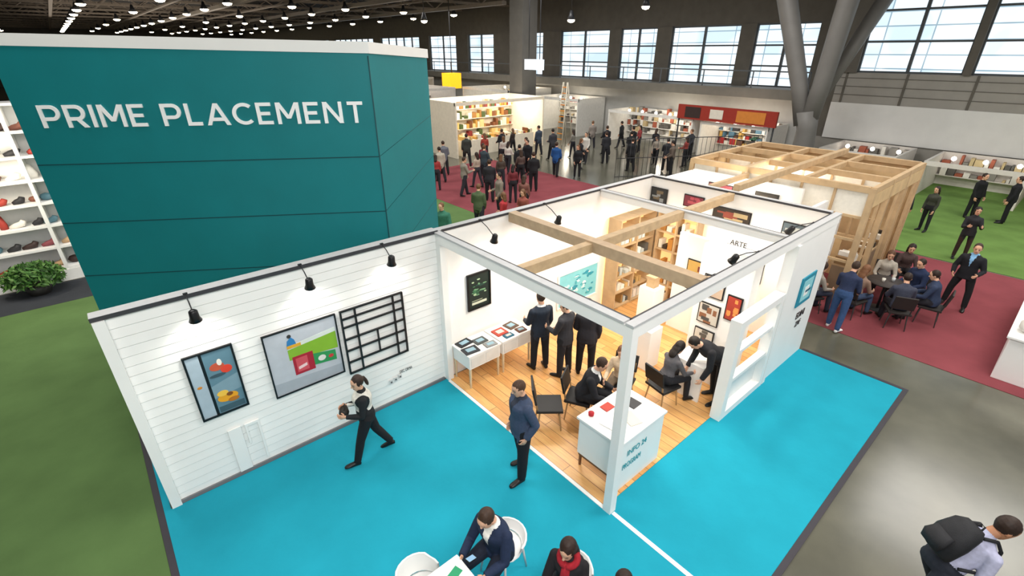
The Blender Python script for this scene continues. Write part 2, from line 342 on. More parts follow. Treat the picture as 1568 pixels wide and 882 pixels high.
for i in range(3): o.bb(-1.2+i*.09,-1.14+i*.09,B-.03,B-.009,.44+.02*i,.52+.02*i,'#d0d0d0');o.bb(-1.185+i*.09,-1.155+i*.09,B-.034,B-.03,.46+.02*i,.49+.02*i,'#555555')
o.obj()
text('wall_lettering','DEC ORMA',(-.98,B-.012,.57),(1,0,0),(0,0,1),.06,.25,black,.004)
def spotlamp(x,y,z,tx,ty,tz,base,energy=40,size=2.2):
    o=MB('spotlight');h=Vector((x,y,z));t=(Vector((tx,ty,tz))-h).normalized()
    o.chain([base,(Vector(base)+h)/2+Vector((0,0,.04)),h+Vector((0,0,.03))],[.008,.008,.008],dark,6)
    o.box(base,(.05,.03,.025),dark)
    o.chain([h-t*.09,h-t*.07,h+t*.02,h+t*.07],[.03,.05,.055,.075],black,12)
    o.chain([h+t*.068,h+t*.075],[.055,.055],lampw,12);o.obj()
    L=bpy.data.lights.new('spotlight_beam','SPOT');L.energy=energy;L.color=(1,.96,.88);L.spot_size=size;L.spot_blend=1;L.shadow_soft_size=.07
    lo=bpy.data.objects.new('spotlight_beam',L);lo.location=h+t*.11;lo.rotation_euler=t.to_track_quat('-Z','Y').to_euler();COL.objects.link(lo)
for x in (-3.68,-2.28,-1.02): spotlamp(x,3.74,2.86,x,3.95,1.7,(x,B-.01,3.055),20,2.5)
for x in (.9,2.5): spotlamp(x,3.6,2.8,x,4.0,1.4,(x,B-.02,3.04),26)
spotlamp(3.2,.4,2.8,3.3,1.4,.8,(3.2,.06,3.03),40);spotlamp(5.3,.4,2.8,5.4,1.5,.8,(5.3,.06,3.03),40);spotlamp(1.9,.4,2.8,2,1.5,.3,(1.9,.06,3.03),40)
o=frame('framed_poster',.55,1.1,1.28,2.04,black,.03)
patch(o,[(.57,1.3),(1.08,1.3),(1.08,2.02),(.57,2.02)],y,'#1a2722')
for i in range(22): patch(o,disc(random.uniform(.68,.98),random.uniform(1.55,1.92),random.uniform(.02,.07),random.uniform(.01,.03),8),y-.002-.0003*i,random.choice(['#3c6b4a','#a9c09a','#24443a','#6f9a72']))
patch(o,[(.65,1.38),(1.0,1.38),(1.0,1.43),(.65,1.43)],y-.002,'#c9cdb8');patch(o,[(.65,1.45),(.9,1.45),(.9,1.47),(.65,1.47)],y-.002,'#8d947d');o.obj()
o=frame('framed_picture',3.0,4.35,.45,1.3,white,.03)
patch(o,[(3.02,.47),(4.33,.47),(4.33,1.28),(3.02,1.28)],y,'#7cc4cf')
for i in range(40):
    cx=random.uniform(3.12,4.22);cz=random.uniform(.55,1.2);patch(o,disc(cx,cz,random.uniform(.03,.1),random.uniform(.01,.05),7),y-.002-.0004*i,random.choice(['#e8f4f4','#2c8fa6','#bfe3e6','#4aa9b8']))
o.obj()
def desk(name,x0,x1,y0,y1,z,th=.04,drawer=True):
    o=MB(name);o.bb(x0,x1,y0,y1,z-th,z,white)
    if drawer: o.bb(x0+.02,x1-.02,y0+.02,y1-.02,z-.3,z-.041,white);o.bb(x0+.05,(x0+x1)/2-.01,y0+.01,y0+.019,z-.27,z-.07,'#dddcd8');o.bb((x0+x1)/2+.01,x1-.05,y0+.01,y0+.019,z-.27,z-.07,'#dddcd8')
    for x in (x0+.05,x1-.05):
        for yy in (y0+.05,y1-.05): o.chain([(x,yy,z-.25),(x,yy,.022)],[.028,.02],mat('pale_wood','#d6c4a4',.5,.08),8)
    return o.obj(bevel=.004)
desk('display_table',.09,.85,3.38,3.96,.76);desk('display_table',.88,1.66,3.38,3.96,.76)
o=MB('magazines')
for i,(x,yy,w,d,c) in enumerate([(.25,3.55,.3,.22,'#303338'),(.58,3.70,.26,.2,'#4a4f4f'),(.30,3.83,.3,.2,'#26282c'),(.66,3.48,.24,.16,'#8b8c8c'),(1.07,3.7,.26,.24,'#b34536'),(1.4,3.75,.24,.24,'#5e4a3c'),(1.45,3.50,.2,.16,'#5f3a2c'),(1.12,3.49,.2,.13,'#1d5d76')]):
    o.box((x,yy,.772),(w,d,.022),c,rz=.1*(i%3-1));o.box((x,yy,.785),(w*.6,d*.5,.004),random.choice(['#c9c6c0','#8fb0c0']),rz=.1*(i%3-1))
o.obj()
o=MB('reception_counter');o.bb(.26,1.32,.12,.16,.022,.909,white);o.bb(.26,.30,.161,.86,.28,.909,white);o.bb(.301,1.279,.17,.85,.8,.84,white)
o.bb(.24,1.36,.1,.9,.91,.95,white);o.bb(1.28,1.32,.161,.86,.022,.909,white)
for a in ((.3,.82),(.32,.22)): o.chain([(a[0],a[1],.3),(a[0],a[1],.022)],[.025,.02],mat('walnut','#6b4a30',.5,.1),8)
o.bb(.28,.31,.161,.85,.22,.279,mat('walnut'));o.obj(bevel=.004)
text('counter_lettering','INFO 24',(.46,.115,.62),(1,0,0),(0,0,1),.10,.45,C('#2a9aa5'),.004);text('counter_lettering','PROGRAM',(.38,.115,.40),(1,0,0),(0,0,1),.10,.42,C('#2a9aa5'),.004)
o=MB('counter_leaflets')
for (x,yy,w,d,c) in [(.5,.45,.22,.3,'#f5f5f3'),(.8,.35,.2,.28,'#d8d2c6'),(1.1,.55,.2,.2,'#3a3a3d'),(.74,.74,.18,.14,'#c4463a'),(1.08,.25,.2,.16,'#f2f2f2')]: o.box((x,yy,.957),(w,d,.012),c,rz=random.uniform(-.3,.3))
o.chain([(.42,.78,.951),(.42,.78,1.0)],[.04,.045],'#b3202a',12)
o.obj()
def shelf_goods(o,x0,x1,y0,y1,zs,pal,axis='x',hmax=.25,step=.14,dens=.85):
    for z in zs:
        a=(x0 if axis=='x' else y0)
        e=(x1 if axis=='x' else y1)
        while a<e-.08:
            w=random.uniform(.06,step)
            if random.random()<dens:
                hgt=random.uniform(.08,hmax);c=random.choice(pal)
                if axis=='x': o.bb(a,min(a+w,e),y0+.05,y1-.03,z,z+hgt,c)
                else: o.bb(x0+.05,x1-.03,a,min(a+w,e),z,z+hgt,c)
            a+=w+.03
ym=mat('shelf_glow','#ffd590',.6,.05,3,emit=.7)
o=MB('backlit_shelving');xa,xb=4.6,5.95
o.bb(xa,xb,3.98,4.01,0.022,2.3,ym)
for x in (xa,(xa+xb)/2,xb): o.bb(x-.02,x+.02,3.62,3.979,.022,2.32,ply)
for z in (.05,.45,.85,1.25,1.65,2.05,2.3): o.bb(xa+.021,xb-.021,3.63,3.978,z-.015,z+.015,ply)
shelf_goods(o,xa+.05,xb-.05,3.65,3.95,[.07,.47,.87,1.27,1.67],['#e8e3d8','#9b7b4c','#f1eee6','#c7a56b','#5c5a55','#bfc7c4'],hmax=.24);o.obj()
o=MB('backlit_shelving');o.bb(6.15,6.19,2.5,3.5,.022,2.4,ym)
for yy in (2.5,3.0,3.5): o.bb(5.85,6.149,yy-.02,yy+.02,.022,2.4,ply)
for z in (.05,.5,.95,1.4,1.85,2.3): o.bb(5.86,6.148,2.521,3.479,z-.015,z+.015,ply)
shelf_goods(o,5.87,6.15,2.55,3.45,[.07,.52,.97,1.42,1.87],['#7a4f28','#a8763c','#e5dccb','#3d2f24','#c5873e'],'y',.28);o.obj()
def xframe(name,x,y0,y1,z0,z1,cols,fm=black):
    o=MB(name);w=.02
    o.bb(x-.03,x,y0,y1,z0,z1,fm);o.bb(x-.034,x-.0305,y0+w,y1-w,z0+w,z1-w,cols[0])
    for i in range(7):
        c=cols[1+i%(len(cols)-1)];ww=random.uniform(.15,.4)*(y1-y0);hh_=random.uniform(.1,.3)*(z1-z0)
        yy=random.uniform(y0+w,y1-w-ww);zz=random.uniform(z0+w,z1-w-hh_);o.bb(x-.036-.0006*i,x-.034,yy,yy+ww,zz,zz+hh_,c)
    o.obj()
xframe('framed_picture',6.19,3.55,4.0,2.42,2.78,['#2e2f30','#6d5f4a','#8a8f90'])
xframe('framed_picture',6.19,1.5,2.35,2.35,2.68,['#3c332b','#8d4637','#b5a078'])
xframe('framed_picture',6.19,.3,.85,2.3,2.68,['#5d6a70','#b0b4b0'])
xframe('framed_picture',6.19,2.6,3.1,2.5,2.78,['#7a3340','#b0505a'])
xframe('framed_picture',6.19,1.0,1.9,1.2,1.9,['#8a8f90','#3c4a52','#c9c2b4'])
o=MB('inner_partition');o.bb(4.02,4.32,.34,1.34,.022,2.6,white);o.obj(bevel=.005)
xframe('framed_picture',4.01,.78,1.2,1.62,2.05,['#b9a38f','#7a3b30','#e3ded4']);xframe('framed_picture',4.01,.78,1.2,1.05,1.48,['#c7c0b4','#8a5d42','#4d4a47']);xframe('framed_picture',4.01,.8,1.2,.5,.92,['#d0c9bd','#a14034','#615c55'])
xframe('framed_picture',4.01,.42,.7,1.3,1.8,['#a33a2c','#d98d4a'])
o=MB('display_plinth');o.bb(3.1,3.5,1.6,2.0,.022,.9,white);o.obj(bevel=.005)
o=MB('sculpture');o.chain([(3.3,1.8,.9),(3.3,1.8,.95),(3.32,1.8,1.05),(3.28,1.8,1.18),(3.3,1.8,1.25)],[.09,.05,.08,.05,.02],C('#7b5a3a'),12);o.obj()
o=MB('display_plinth');o.bb(4.5,4.9,2.5,2.9,.022,1.0,white);o.obj(bevel=.005)
o=MB('wooden_crate');o.bb(4.6,4.8,2.6,2.8,1.0,1.25,ply);o.bb(4.58,4.82,2.58,2.82,1.2,1.26,tan);o.obj()
o=MB('inner_partition');o.bb(5.0,5.1,1.2,2.4,.022,2.3,white);o.obj()
xframe('framed_picture',4.99,1.5,2.1,1.2,1.8,['#c9a45a','#7a3b30','#e3ded4'])
text('wall_emblem','ARTE',(4.30,1.0,2.61),(0,-1,0),(0,0,1),.09,.3,black,.01)
o=MB('work_desk');o.bb(3.0,3.7,.42,1.0,.72,.76,white);o.bb(3.0,3.04,.42,1.0,.022,.719,white);o.bb(3.66,3.7,.42,1.0,.022,.719,white);o.obj()
o=MB('framed_poster');o.bb(5.2,5.85,-.075,-.051,1.4,2.0,C('#1d87a0'));o.bb(5.3,5.75,-.08,-.0755,1.48,1.92,C('#8fd0d8'));o.bb(5.4,5.6,-.084,-.0805,1.58,1.78,white);o.bb(5.45,5.7,-.086,-.0845,1.65,1.7,C('#1d5d76'));o.obj()
text('wall_lettering','EDINI',(5.45,-.055,1.05),(1,0,0),(0,0,1),.14,.38,black,.006);text('wall_lettering','ZAF',(5.52,-.055,.85),(1,0,0),(0,0,1),.12,.25,black,.006)

# ------------------------------------------------------------ timber booth behind
o=MB('timber_booth')
X0,X1,Y0,Y1=9.0,13.2,0.15,4.6
pp=mat('honey_panel','#cdb084',.6,.1,4)
for x in (X0,10.4,11.8,X1):
    for yy in (Y0,Y1): o.bb(x-.06,x+.06,yy-.06,yy+.06,0,3,ply)
for x in (X0,10.4,11.8,X1): o.bb(x-.058,x+.058,Y0+.061,Y1-.061,2.88,3.02,ply)
for yy in (Y0,1.6,3.1,Y1): o.bb(X0,X1,yy-.05,yy+.05,2.885,3.015,ply)
o.bb(6.33,13.0,1.94,2.08,3.03,3.17,tan)
o.bb(X1+.061,X1+.1,Y0,Y1,0,2.88,pp)
o.bb(X0,X1,Y1+.062,Y1+.1,0,2.88,pp)
for x in (X0,11.1):
    for yy in np.arange(Y0+.74,Y1,.74): o.bb(x-.03,x+.03,yy-.03,yy+.03,1.2,2.88,ply)
    for z in (1.2,1.75,2.3): o.bb(x-.028,x+.028,Y0+.061,Y1-.061,z-.03,z+.03,ply)
    o.bb(x,x+.02,Y0+.07,Y1-.07,2.33,2.87,mat('translucent_screen','#ebe5d8',.6,.05))
    o.bb(x-.02,x+.02,Y0+.8,Y1-.07,.0,1.17,pp)
o.bb(X0+.07,X1,Y0-.055,Y0-.02,2.55,2.87,pp)
for x in (9.6,10.4,11.2,12,12.8): o.bb(x-.03,x+.03,Y0-.06,Y0,0,2.54,ply)
o.bb(9.4,12.8,Y0+.07,Y0+.5,.9,.95,ply);o.bb(9.4,12.8,Y0+.08,Y0+.45,0,.9,C('#8a7660'))
shelf_goods(o,9.4,12.8,Y0+.05,Y0+.45,[.95],['#d8cfc0','#8c6d48','#f0ece4','#3d3630'],hmax=.3)
for yy in (.9,1.8,3.3): o.bb(9.6,10.2,yy,yy+.5,0,2.0,white)
o.obj()
o=MB('white_booth');o.bb(7.0,8.9,4.45,4.55,0,2.7,white);o.bb(8.8,8.9,1.5,4.449,0,2.75,white);o.bb(7.0,8.799,.9,.98,0,2.6,white);o.bb(7.9,7.98,.981,4.449,0,2.55,white);o.bb(7.0,8.9,2.9,3.0,2.76,2.88,ply)
o.obj()
xframe('framed_picture',8.79,2.0,2.6,2.0,2.5,['#37322d','#7a6a50']);xframe('framed_picture',8.79,3.2,3.9,2.0,2.5,['#7f3b44','#c99a8a']);xframe('framed_picture',7.89,1.4,2.0,1.9,2.4,['#3a3f42','#8a8f90'])
# ------------------------------------------------------------ background stalls
def stall(name,x0,x1,y0,y1,h,wallc,pal,open_='y-',warm=True,ns=4,lamps=True):
    o=MB(name);w=C(wallc)
    if open_=='y-':
        o.bb(x0,x1,y1-.1,y1,0,h,w);o.bb(x0,x0+.1,y0,y1-.101,0,h,w);o.bb(x1-.1,x1,y0,y1-.101,0,h,w)
        for i in range(ns): o.bb(x0+.1,x1-.1,y1-.5,y1-.1,.5+i*h/(ns+1)-.02,.5+i*h/(ns+1)+.02,w)
        shelf_goods(o,x0+.15,x1-.15,y1-.55,y1-.15,[.52+i*h/(ns+1) for i in range(ns)],pal,'x',.5,.35,.95)
        o.bb(x0+.6,x1-.6,y0+.3,y0+.9,0,.9,w);shelf_goods(o,x0+.7,x1-.7,y0+.3,y0+.9,[.9],pal,'x',.3,.3)
        if lamps:
            x=x0+.5
            while x<x1: o.ball((x,y1-.9,h-.15),(.1,.1,.1),lampw,8,5);x+=1.1
        o.bb(x0,x1,y0-.02,y0+.1,h-.18,h-.002,w)
    else:
        o.bb(x1-.1,x1,y0,y1,0,h,w);o.bb(x0,x1-.101,y0,y0+.1,0,h,w);o.bb(x0,x1-.101,y1-.1,y1,0,h,w)
        for i in range(ns): o.bb(x1-.5,x1-.1,y0+.1,y1-.1,.5+i*h/(ns+1)-.02,.5+i*h/(ns+1)+.02,w)
        shelf_goods(o,x1-.55,x1-.15,y0+.15,y1-.15,[.52+i*h/(ns+1) for i in range(ns)],pal,'y',.45,.35)
        if lamps:
            yy=y0+.5
            while yy<y1: o.ball((x1-.9,yy,h-.15),(.1,.1,.1),lampw,8,5);yy+=1.1
        o.bb(x0-.02,x0+.1,y0,y1,h-.18,h-.002,w)
    o.obj()
warmp=['#c99a4a','#7b4a2a','#e9dcc0','#a8763c','#4b5a2e','#d8b36a','#f2ead8','#8a2f2a','#e8c98a']
mix=['#e8e4dc','#aa3333','#3a3a3d','#5a7f96','#c9a45a','#f4f2ee','#6b4a38','#2d5d4a']
neu=['#e8e4dc','#d8d4cc','#8a8680','#c9b48a','#5d5a56','#a55a44']
stall('lit_stall',12.4,19.4,21.5,25.0,3.1,'#f0e6d2',warmp)
stall('market_stall',3,11,26,30,3.2,'#e0d6c8',mix);stall('market_stall',12,19,31,35,3.2,'#d8d2cc',warmp)
stall('market_stall',21.8,26.5,28,34,3,'#efece4',neu,'x-');stall('market_stall',4,12,36,40,3.4,'#c7b8a4',warmp);stall('market_stall',14,24,42,46,3.4,'#d9cfc0',mix)
stall('market_stall',-2,10,48,52,3.4,'#cbbfae',warmp);stall('market_stall',23.8,26.8,22.5,27,2.6,'#f2f0ea',neu,'x-')
stall('market_stall',24.2,26.8,9,13,2.0,'#e8e4dc',mix,'x-');stall('market_stall',24.2,26.8,13.5,20,2.1,'#f2f0ea',neu,'x-')
stall('market_stall',21.5,26.5,-6.6,-2.6,2.1,'#e8dcc4',warmp,'x-');stall('market_stall',23.2,26.6,-1.5,1.8,1.5,'#dcd6cf',neu,'x-',ns=2);stall('market_stall',23.2,26.6,2.8,6,1.5,'#dcd6cf',neu,'x-',ns=2);stall('market_stall',15.2,17.8,3.4,7,2.1,'#f0eeea',neu,'x-')
o=MB('red_banner');o.bb(24.0,24.15,8.6,14.5,2.05,2.85,C('#a03326'));o.bb(23.98,24.0,9.2,10.8,2.15,2.75,C('#d8873a'));o.bb(23.98,24.0,11.6,12.4,2.2,2.7,C('#e9e2d4'));o.bb(23.98,24.0,13,14,2.15,2.75,C('#3a2a28'))
for yy in (8.7,14.4): o.tube((24.07,yy,0),(24.07,yy,2.1),.05,dark,8)
o.obj()
o=MB('orange_lantern');o.bb(19.9,21.0,33,34.2,2.95,4.1,mat('orange_glow','#ffb01e',.6,.05,emit=1.2));o.tube((20.5,33.6,4.1),(20.5,33.6,10),.03,dark,6);o.obj()
o=MB('hanging_sign');o.box((19.2,22.3,4.95),(.12,1.7,.6),mat('sign_glow','#dff0ff',.5,0,emit=1.6));o.tube((19.2,21.8,5.2),(19.2,21.8,10.3),.03,dark,5);o.tube((19.2,22.8,5.2),(19.2,22.8,10.3),.03,dark,5);o.obj()
o=MB('step_ladder')
for s in (-.3,.3):
    o.tube((20.4,21+s,0),(20.8,21+s*.6,3.9),.04,C('#d9d2c0'),6);o.tube((21.4,21+s,0),(20.85,21+s*.6,3.9),.04,C('#d9d2c0'),6)
for i in range(10): z=.36*(i+1);o.tube((20.4+.4*z/3.9,20.7+.12*z/3.9,z),(20.4+.4*z/3.9,21.3-.12*z/3.9,z),.035,C('#d9852a'),6)
o.obj()
o=MB('metal_fence')
for i in range(34):
    x=15.5+i*.2;yy=12.3-i*.12;o.tube((x,yy,0),(x,yy,1.9),.012,dark,5)
for z in (.1,1.0,1.9): o.tube((15.5,12.3,z),(22.1,8.34,z),.02,dark,5)
o.obj()
o=MB('display_showcase');wx=mat('showcase_white','#f0f0ee',.5,.02)
o.bb(-11,-3.6,15.46,15.55,0,4.6,wx)
for x in np.arange(-11,-3.5,1.85): o.bb(x-.04,x+.04,14.7,15.45,0,4.6,wx)
zs=[.35,.95,1.55,2.15,2.75,3.35,3.95]
for z in zs+[4.6]: o.bb(-11,-3.6,14.71,15.45,z-.03,z+.03,wx)
o.bb(-11,-3.6,14.68,15.4,0,.31,wx)
pal=['#3b2b28','#a2392f','#e9e4da','#2b2b2e','#c3a27c','#7a4b3c','#557a86','#8d4a52']
for z in zs:
    x=-10.9
    while x<-3.7:
        r=random.uniform(.09,.17);c=C(random.choice(pal));q=random.random()
        if q<.55: o.chain([(x-r,14.95,z+.06),(x-r*.3,14.95,z+.09),(x+r*.5,14.95,z+.12),(x+r*.8,14.95,z+.2)],[.04,.07,.08,.06],c,8)
        elif q<.8: o.ball((x,15.05,z+.03+r*.6),(r,r,r*.7),c,8,5)
        else: o.chain([(x,15,z+.03),(x,15,z+.15),(x,15,z+.38)],[r*.7,r*.8,r*.3],c,8)
        x+=2.0*r+.05
x=-10.5
while x<-4: o.ball((x,14.75,4.45),.07,lampw,8,5);x+=.9
o.obj()
o=MB('potted_shrub');o.chain([(-6.1,14.1,0.01),(-6.1,14.1,.25)],[.22,.28],C('#3a3835'),12)
leafm=[mat('leaf_a','#3f6a2c',.6,.2),mat('leaf_b','#2f5222',.6,.2),mat('leaf_c','#577f3a',.6,.2)]
for i in range(1100):
    th=random.uniform(0,6.283);ph=math.acos(random.uniform(-.4,1));r=random.uniform(.3,.52)
    c=Vector((-6.1+1.25*r*math.sin(ph)*math.cos(th),14.1+r*math.sin(ph)*math.sin(th),.45+.8*r*math.cos(ph)))
    u=Vector([random.uniform(-1,1) for _ in range(3)]).normalized();v=u.orthogonal().normalized();l=.09;w=.03
    o.add([c-u*l,c+v*w,c+u*l,c-v*w],[(0,1,2,3)],leafm[i%3])
o.obj()
o=MB('exhibitor_desk');o.bb(8.1,12.5,-4.2,-2.9,0.01,.899,white);o.bb(8.05,12.55,-4.25,-2.85,.9,.95,white);o.obj(bevel=.01)
o=MB('handbags')
for x,yy,c in ((8.5,-3.05,'#d8d4cc'),(8.9,-3.15,'#2c2a2c'),(9.6,-3.1,'#3a2f2b'),(10.1,-3.3,'#5d4a3d'),(10.6,-3.2,'#202024'),(11.2,-3.2,'#7d776c')): o.ball((x,yy,1.08),(.2,.13,.13),C(c),10,6);o.chain([(x-.1,yy,1.15),(x-.06,yy,1.3),(x+.06,yy,1.3),(x+.1,yy,1.15)],.012,C(c),6)
o.obj()

# ------------------------------------------------------------ people
def remesh(mb,vox,it=4):
    me=mb.mesh();o=bpy.data.objects.new('tmp',me);COL.objects.link(o)
    r=o.modifiers.new('r','REMESH');r.mode='VOXEL';r.voxel_size=vox
    s=o.modifiers.new('s','SMOOTH');s.factor=.5;s.iterations=it
    dg=bpy.context.evaluated_depsgraph_get();out=bpy.data.meshes.new_from_object(o.evaluated_get(dg))
    bpy.data.objects.remove(o);bpy.data.meshes.remove(me)
    n=len(out.vertices);V=np.empty(n*3);out.vertices.foreach_get('co',V);V=V.reshape(-1,3)
    Fs=[tuple(p.vertices) for p in out.polygons];bpy.data.meshes.remove(out)
    return V,Fs
def segd(P,a,b,ra,rb):
    a=np.array(a);b=np.array(b);ab=b-a;t=np.clip(((P-a)@ab)/(ab@ab),0,1)
    return np.linalg.norm(P-a-t[:,None]*ab,axis=1)-(ra+(rb-ra)*t)
D=math.radians
SK={'light':'#dcab8e','tan':'#b98463','dark':'#7a5038'}
def person(name,x,y,hd,h=1.72,lean=0,twist=0,L=(2,3,2),R=(-2,3,2),aL=(5,9,15,.05),aR=(5,9,15,.05),head=(8,0),top='#22252c',bottom='#1b1c22',shoe='#141414',hair='#2a1d16',shirt=None,skin='light',
           female=False,hairstyle='short',jacket=True,sleeve=True,seat=None,vox=.016,scarf=None,vest=None,bulk=1.0):
    s=h/1.75;z3=Vector((0,0,1));f0=Vector((1,0,0));l0=Vector((0,1,0))
    sw=.9 if female else 1.02
    kb=(1.04 if female else 1.10)*bulk   # build
    hipw=.095*s;thl,shl=.44*s,.42*s
    P=Vector((0,0,0));legs={}
    for side,q in ((1,L),(-1,R)):
        a,ab,kn=q[:3];fp=q[3] if len(q)>3 else 0
        hip=P+l0*side*hipw
        d=Vector((math.sin(D(a))*math.cos(D(ab)),side*math.sin(D(ab)),-math.cos(D(a))*math.cos(D(ab))))
        kj=hip+d*thl;a2=a-kn
        d2=Vector((math.sin(D(a2)),side*math.sin(D(ab))*.4,-math.cos(D(a2)))).normalized()
        an=kj+d2*shl
        fd_=Vector((math.cos(D(fp)),side*.18,-math.sin(D(fp)))).normalized()
        legs[side]=(hip,kj,an,fd_)
    if seat is None:
        low=min(min(v[2].z-.085*s,(v[2]+v[3]*.19*s).z-.03*s) for v in legs.values());pz=-low+.014
    else: pz=seat+.10*s
    O=Vector((0,0,pz))
    Rt=Matrix.Rotation(D(twist),3,'Z')@Matrix.Rotation(D(lean),3,'Y')
    f=Rt@f0;l=Rt@l0;u=Rt@z3
    T=lambda hgt,fw=0,sd=0: O+u*hgt*s+f*fw*s+l*sd*s
    bm=MB('b');mm=white;bones=[]
    k=.014 if jacket else .004
    prof=[(-.10,.145,.10,0),(-.03,.165,.120,-.005),(.05,.165,.120,0),(.13,.150,.112,.004),(.2,.146 if not female else .125,.106,.005),(.3,.16,.116,.004),(.38,.178,.120,.004),(.425,.182,.110,0),(.46,.160,.090,-.008),(.492,.112,.072,-.012),(.525,.066,.060,-.012)]
    secs=[]
    for hz,w,d,off in prof:
        kk=kb if hz<.45 else 1
        ww=(w*sw*(.5+.5*kk)+k)*s;dd=(d*kk+k)*s
        if female and .3<=hz<=.38: dd+=.014*s
        base=T(hz,off) if hz>.05 else O+(z3*hz*s)*.6+(u*hz*s)*.4+f*off*s
        secs.append((base,l*ww,f*dd))
    bm.loft(secs,mm,16)
    if jacket:
        bm.loft([(O+z3*.04*s,l0*(.17*sw+.026)*s,f0*.138*s),(O-z3*(.07 if seat else .13)*s+f0*(.02 if seat else 0),l0*(.18*sw+.026)*s,f0*.148*s)],mm,16)
    bones.append((T(.06),T(.42),.14*s,.14*s,'top'));bones.append((T(-.02),T(.1),.15*s,.14*s,'top' if jacket else 'bottom'))
    bones.append((T(.42,0,.1),T(.42,0,-.1),.08*s,.08*s,'top'))
    if jacket: bones.append((O+z3*.02,O-z3*.10*s,.18*s,.19*s,'top'))
    hp,hy=head
    Rh=Matrix.Rotation(D(hy),3,'Z')@Matrix.Rotation(D(hp),3,'Y');hf=Rh@f0;hl=Rh@l0;hu=Rh@z3
    nb=T(.49,-.01);hc=nb+(u*.072+hu*.112+hf*.012)*s
    sH=s*1.05
    hands=[]
    for side,q in ((1,aL),(-1,aR)):
        sf,ab,el,inw=q
        sh=T(.410,-.005,side*.182*sw)
        d=(f*math.sin(D(sf))*math.cos(D(ab))+l*side*math.sin(D(ab))-u*math.cos(D(sf))*math.cos(D(ab))).normalized()
        e=sh+d*.285*s;a2=sf+el
        d2=(f*math.sin(D(a2))-u*math.cos(D(a2))-l*side*inw).normalized()
        w=e+d2*.25*s
        r=[.056,.054,.046,.044,.035]
        if not female: r=[v*1.06 for v in r]
        if jacket: r=[v+.007 for v in r]
        r=[v*s*(1+(kb-1)*.6) for v in r]
        bm.chain([sh-d*.01*s,sh+d*.1*s,e,e+d2*.08*s,w],r,mm,12);bm.ball(sh,r[0]*1.0,mm);bm.ball(e,r[2]*1.0,mm)
        bones.append((sh,e,r[0],r[2],'top'));bones.append((e,w,r[2],r[4],'top' if sleeve else 'skin'))
        hands.append((w,d2,side,l*side))
    for side in (1,-1):
        hip,kj,an,fd_=[legs[side][i]+(O if i<3 else Vector()) for i in range(4)]
        t1=(kj-hip);t2=(an-kj)
        r=[.094,.087,.068,.066,.054];r=[v*s*kb*(.93 if female else 1) for v in r]
        bm.chain([hip-t1*.03,hip+t1*.4,kj,kj+t2*.3,an],r,mm,12);bm.ball(kj,r[2]*.99,mm);bm.ball(hip,.095*s,mm)
        bones.append((hip+t1*.1,kj,r[0],r[2],'bottom'));bones.append((kj,an-t2*.02,r[2],r[4],'bottom'))
        sd=fd_.cross(z3).normalized();up=sd.cross(fd_).normalized()
        g=an-z3*.005*s;b0=g-fd_*.055*s-up*.045*s
        ft=[]
        for t,w,hh_ in ((0,.028,.03),(.02,.04,.042),(.08,.044,.048),(.15,.047,.038),(.21,.049,.03),(.25,.04,.024),(.275,.02,.016)):
            cc=b0+fd_*t*s-up*(.04-hh_)*s;ft.append((cc,sd*w*s,up*hh_*s))
        bm.loft(ft,mm,12)
        bones.append((b0+fd_*.03*s,b0+fd_*.24*s,.048*s,.037*s,'shoe'))
    bm.chain([nb-u*.02*s,nb+(u*.06)*s,hc-hu*.04*s],[.068*s*(.85 if female else 1.02),.058*s*(.85 if female else 1.02),.054*s],mm,12)
    bones.append((nb+u*.03*s,hc,.05*s,.05*s,'skin'))
    V,Fs=remesh(bm,vox*s,3 if vox<.02 else 2)
    FC=np.array([V[list(q)].mean(0) for q in Fs])
    DD=np.stack([segd(FC,b[0],b[1],b[2],b[3]) for b in bones]);lab=[bones[i][4] for i in DD.argmin(0)]
    OO=np.array(O);fn_=np.array(f);ln_=np.array(l);un=np.array(u)
    hz=(FC-OO)@un/s;fw=(FC-OO)@fn_/s;sd_=(FC-OO)@ln_/s
    for i in range(len(lab)):
        if lab[i]=='top':
            if shirt and fw[i]>.03 and hz[i]>.24 and abs(sd_[i])<.05*(hz[i]-.24)/.22: lab[i]='shirt'
            if vest and abs(sd_[i])<.12 and .16<hz[i]<.5: lab[i]='vest'
            if shirt and hz[i]>.515 and abs(sd_[i])<.09: lab[i]='shirt'
    cols={'top':mat('cloth_'+top[1:],top,.85,.12,25,bump=.1),'bottom':mat('cloth_'+bottom[1:],bottom,.85,.12,25,bump=.1),'shoe':mat('leather_'+shoe[1:],shoe,.4,.1,20),
          'skin':mat('skin_'+skin,SK[skin],.55,.04,10),'hair':mat('hair_'+hair[1:],hair,.6,.25,60),'eye':mat('eye_dark','#1c1512',.3,.0),'lip':mat('lips_'+skin,{'light':'#b0645a','tan':'#96523f','dark':'#5c332a'}[skin],.5,.02)}
    if shirt: cols['shirt']=mat('cloth_'+shirt[1:],shirt,.85,.1,25,bump=.1)
    if vest: cols['vest']=mat('cloth_'+vest[1:],vest,.85,.1,25,bump=.1)
    fb=MB(name)
    def addlab(V,Fs,lab):
        o_=len(fb.v);fb.v+=[tuple(v) for v in V]
        for q,lb in zip(Fs,lab): fb.f.append([i+o_ for i in q]);fb.m.append(fb.mi(cols[lb]));fb.sm.append(True)
    addlab(V,Fs,lab)
    hm=MB('h');hs=[]
    for hz_,w,d,off in ((-.118,.018,.022,.05),(-.108,.034,.042,.038),(-.08,.052,.066,.022),(-.045,.063,.082,.01),(-.01,.070,.092,.002),(.03,.074,.097,-.002),(.065,.070,.092,-.005),(.095,.054,.072,-.007),(.112,.034,.044,-.008),(.12,.01,.014,-.008)):
        hs.append((hc+(hu*hz_+hf*off)*sH,hl*w*sH,hf*d*sH))
    hm.loft(hs,mm,18)
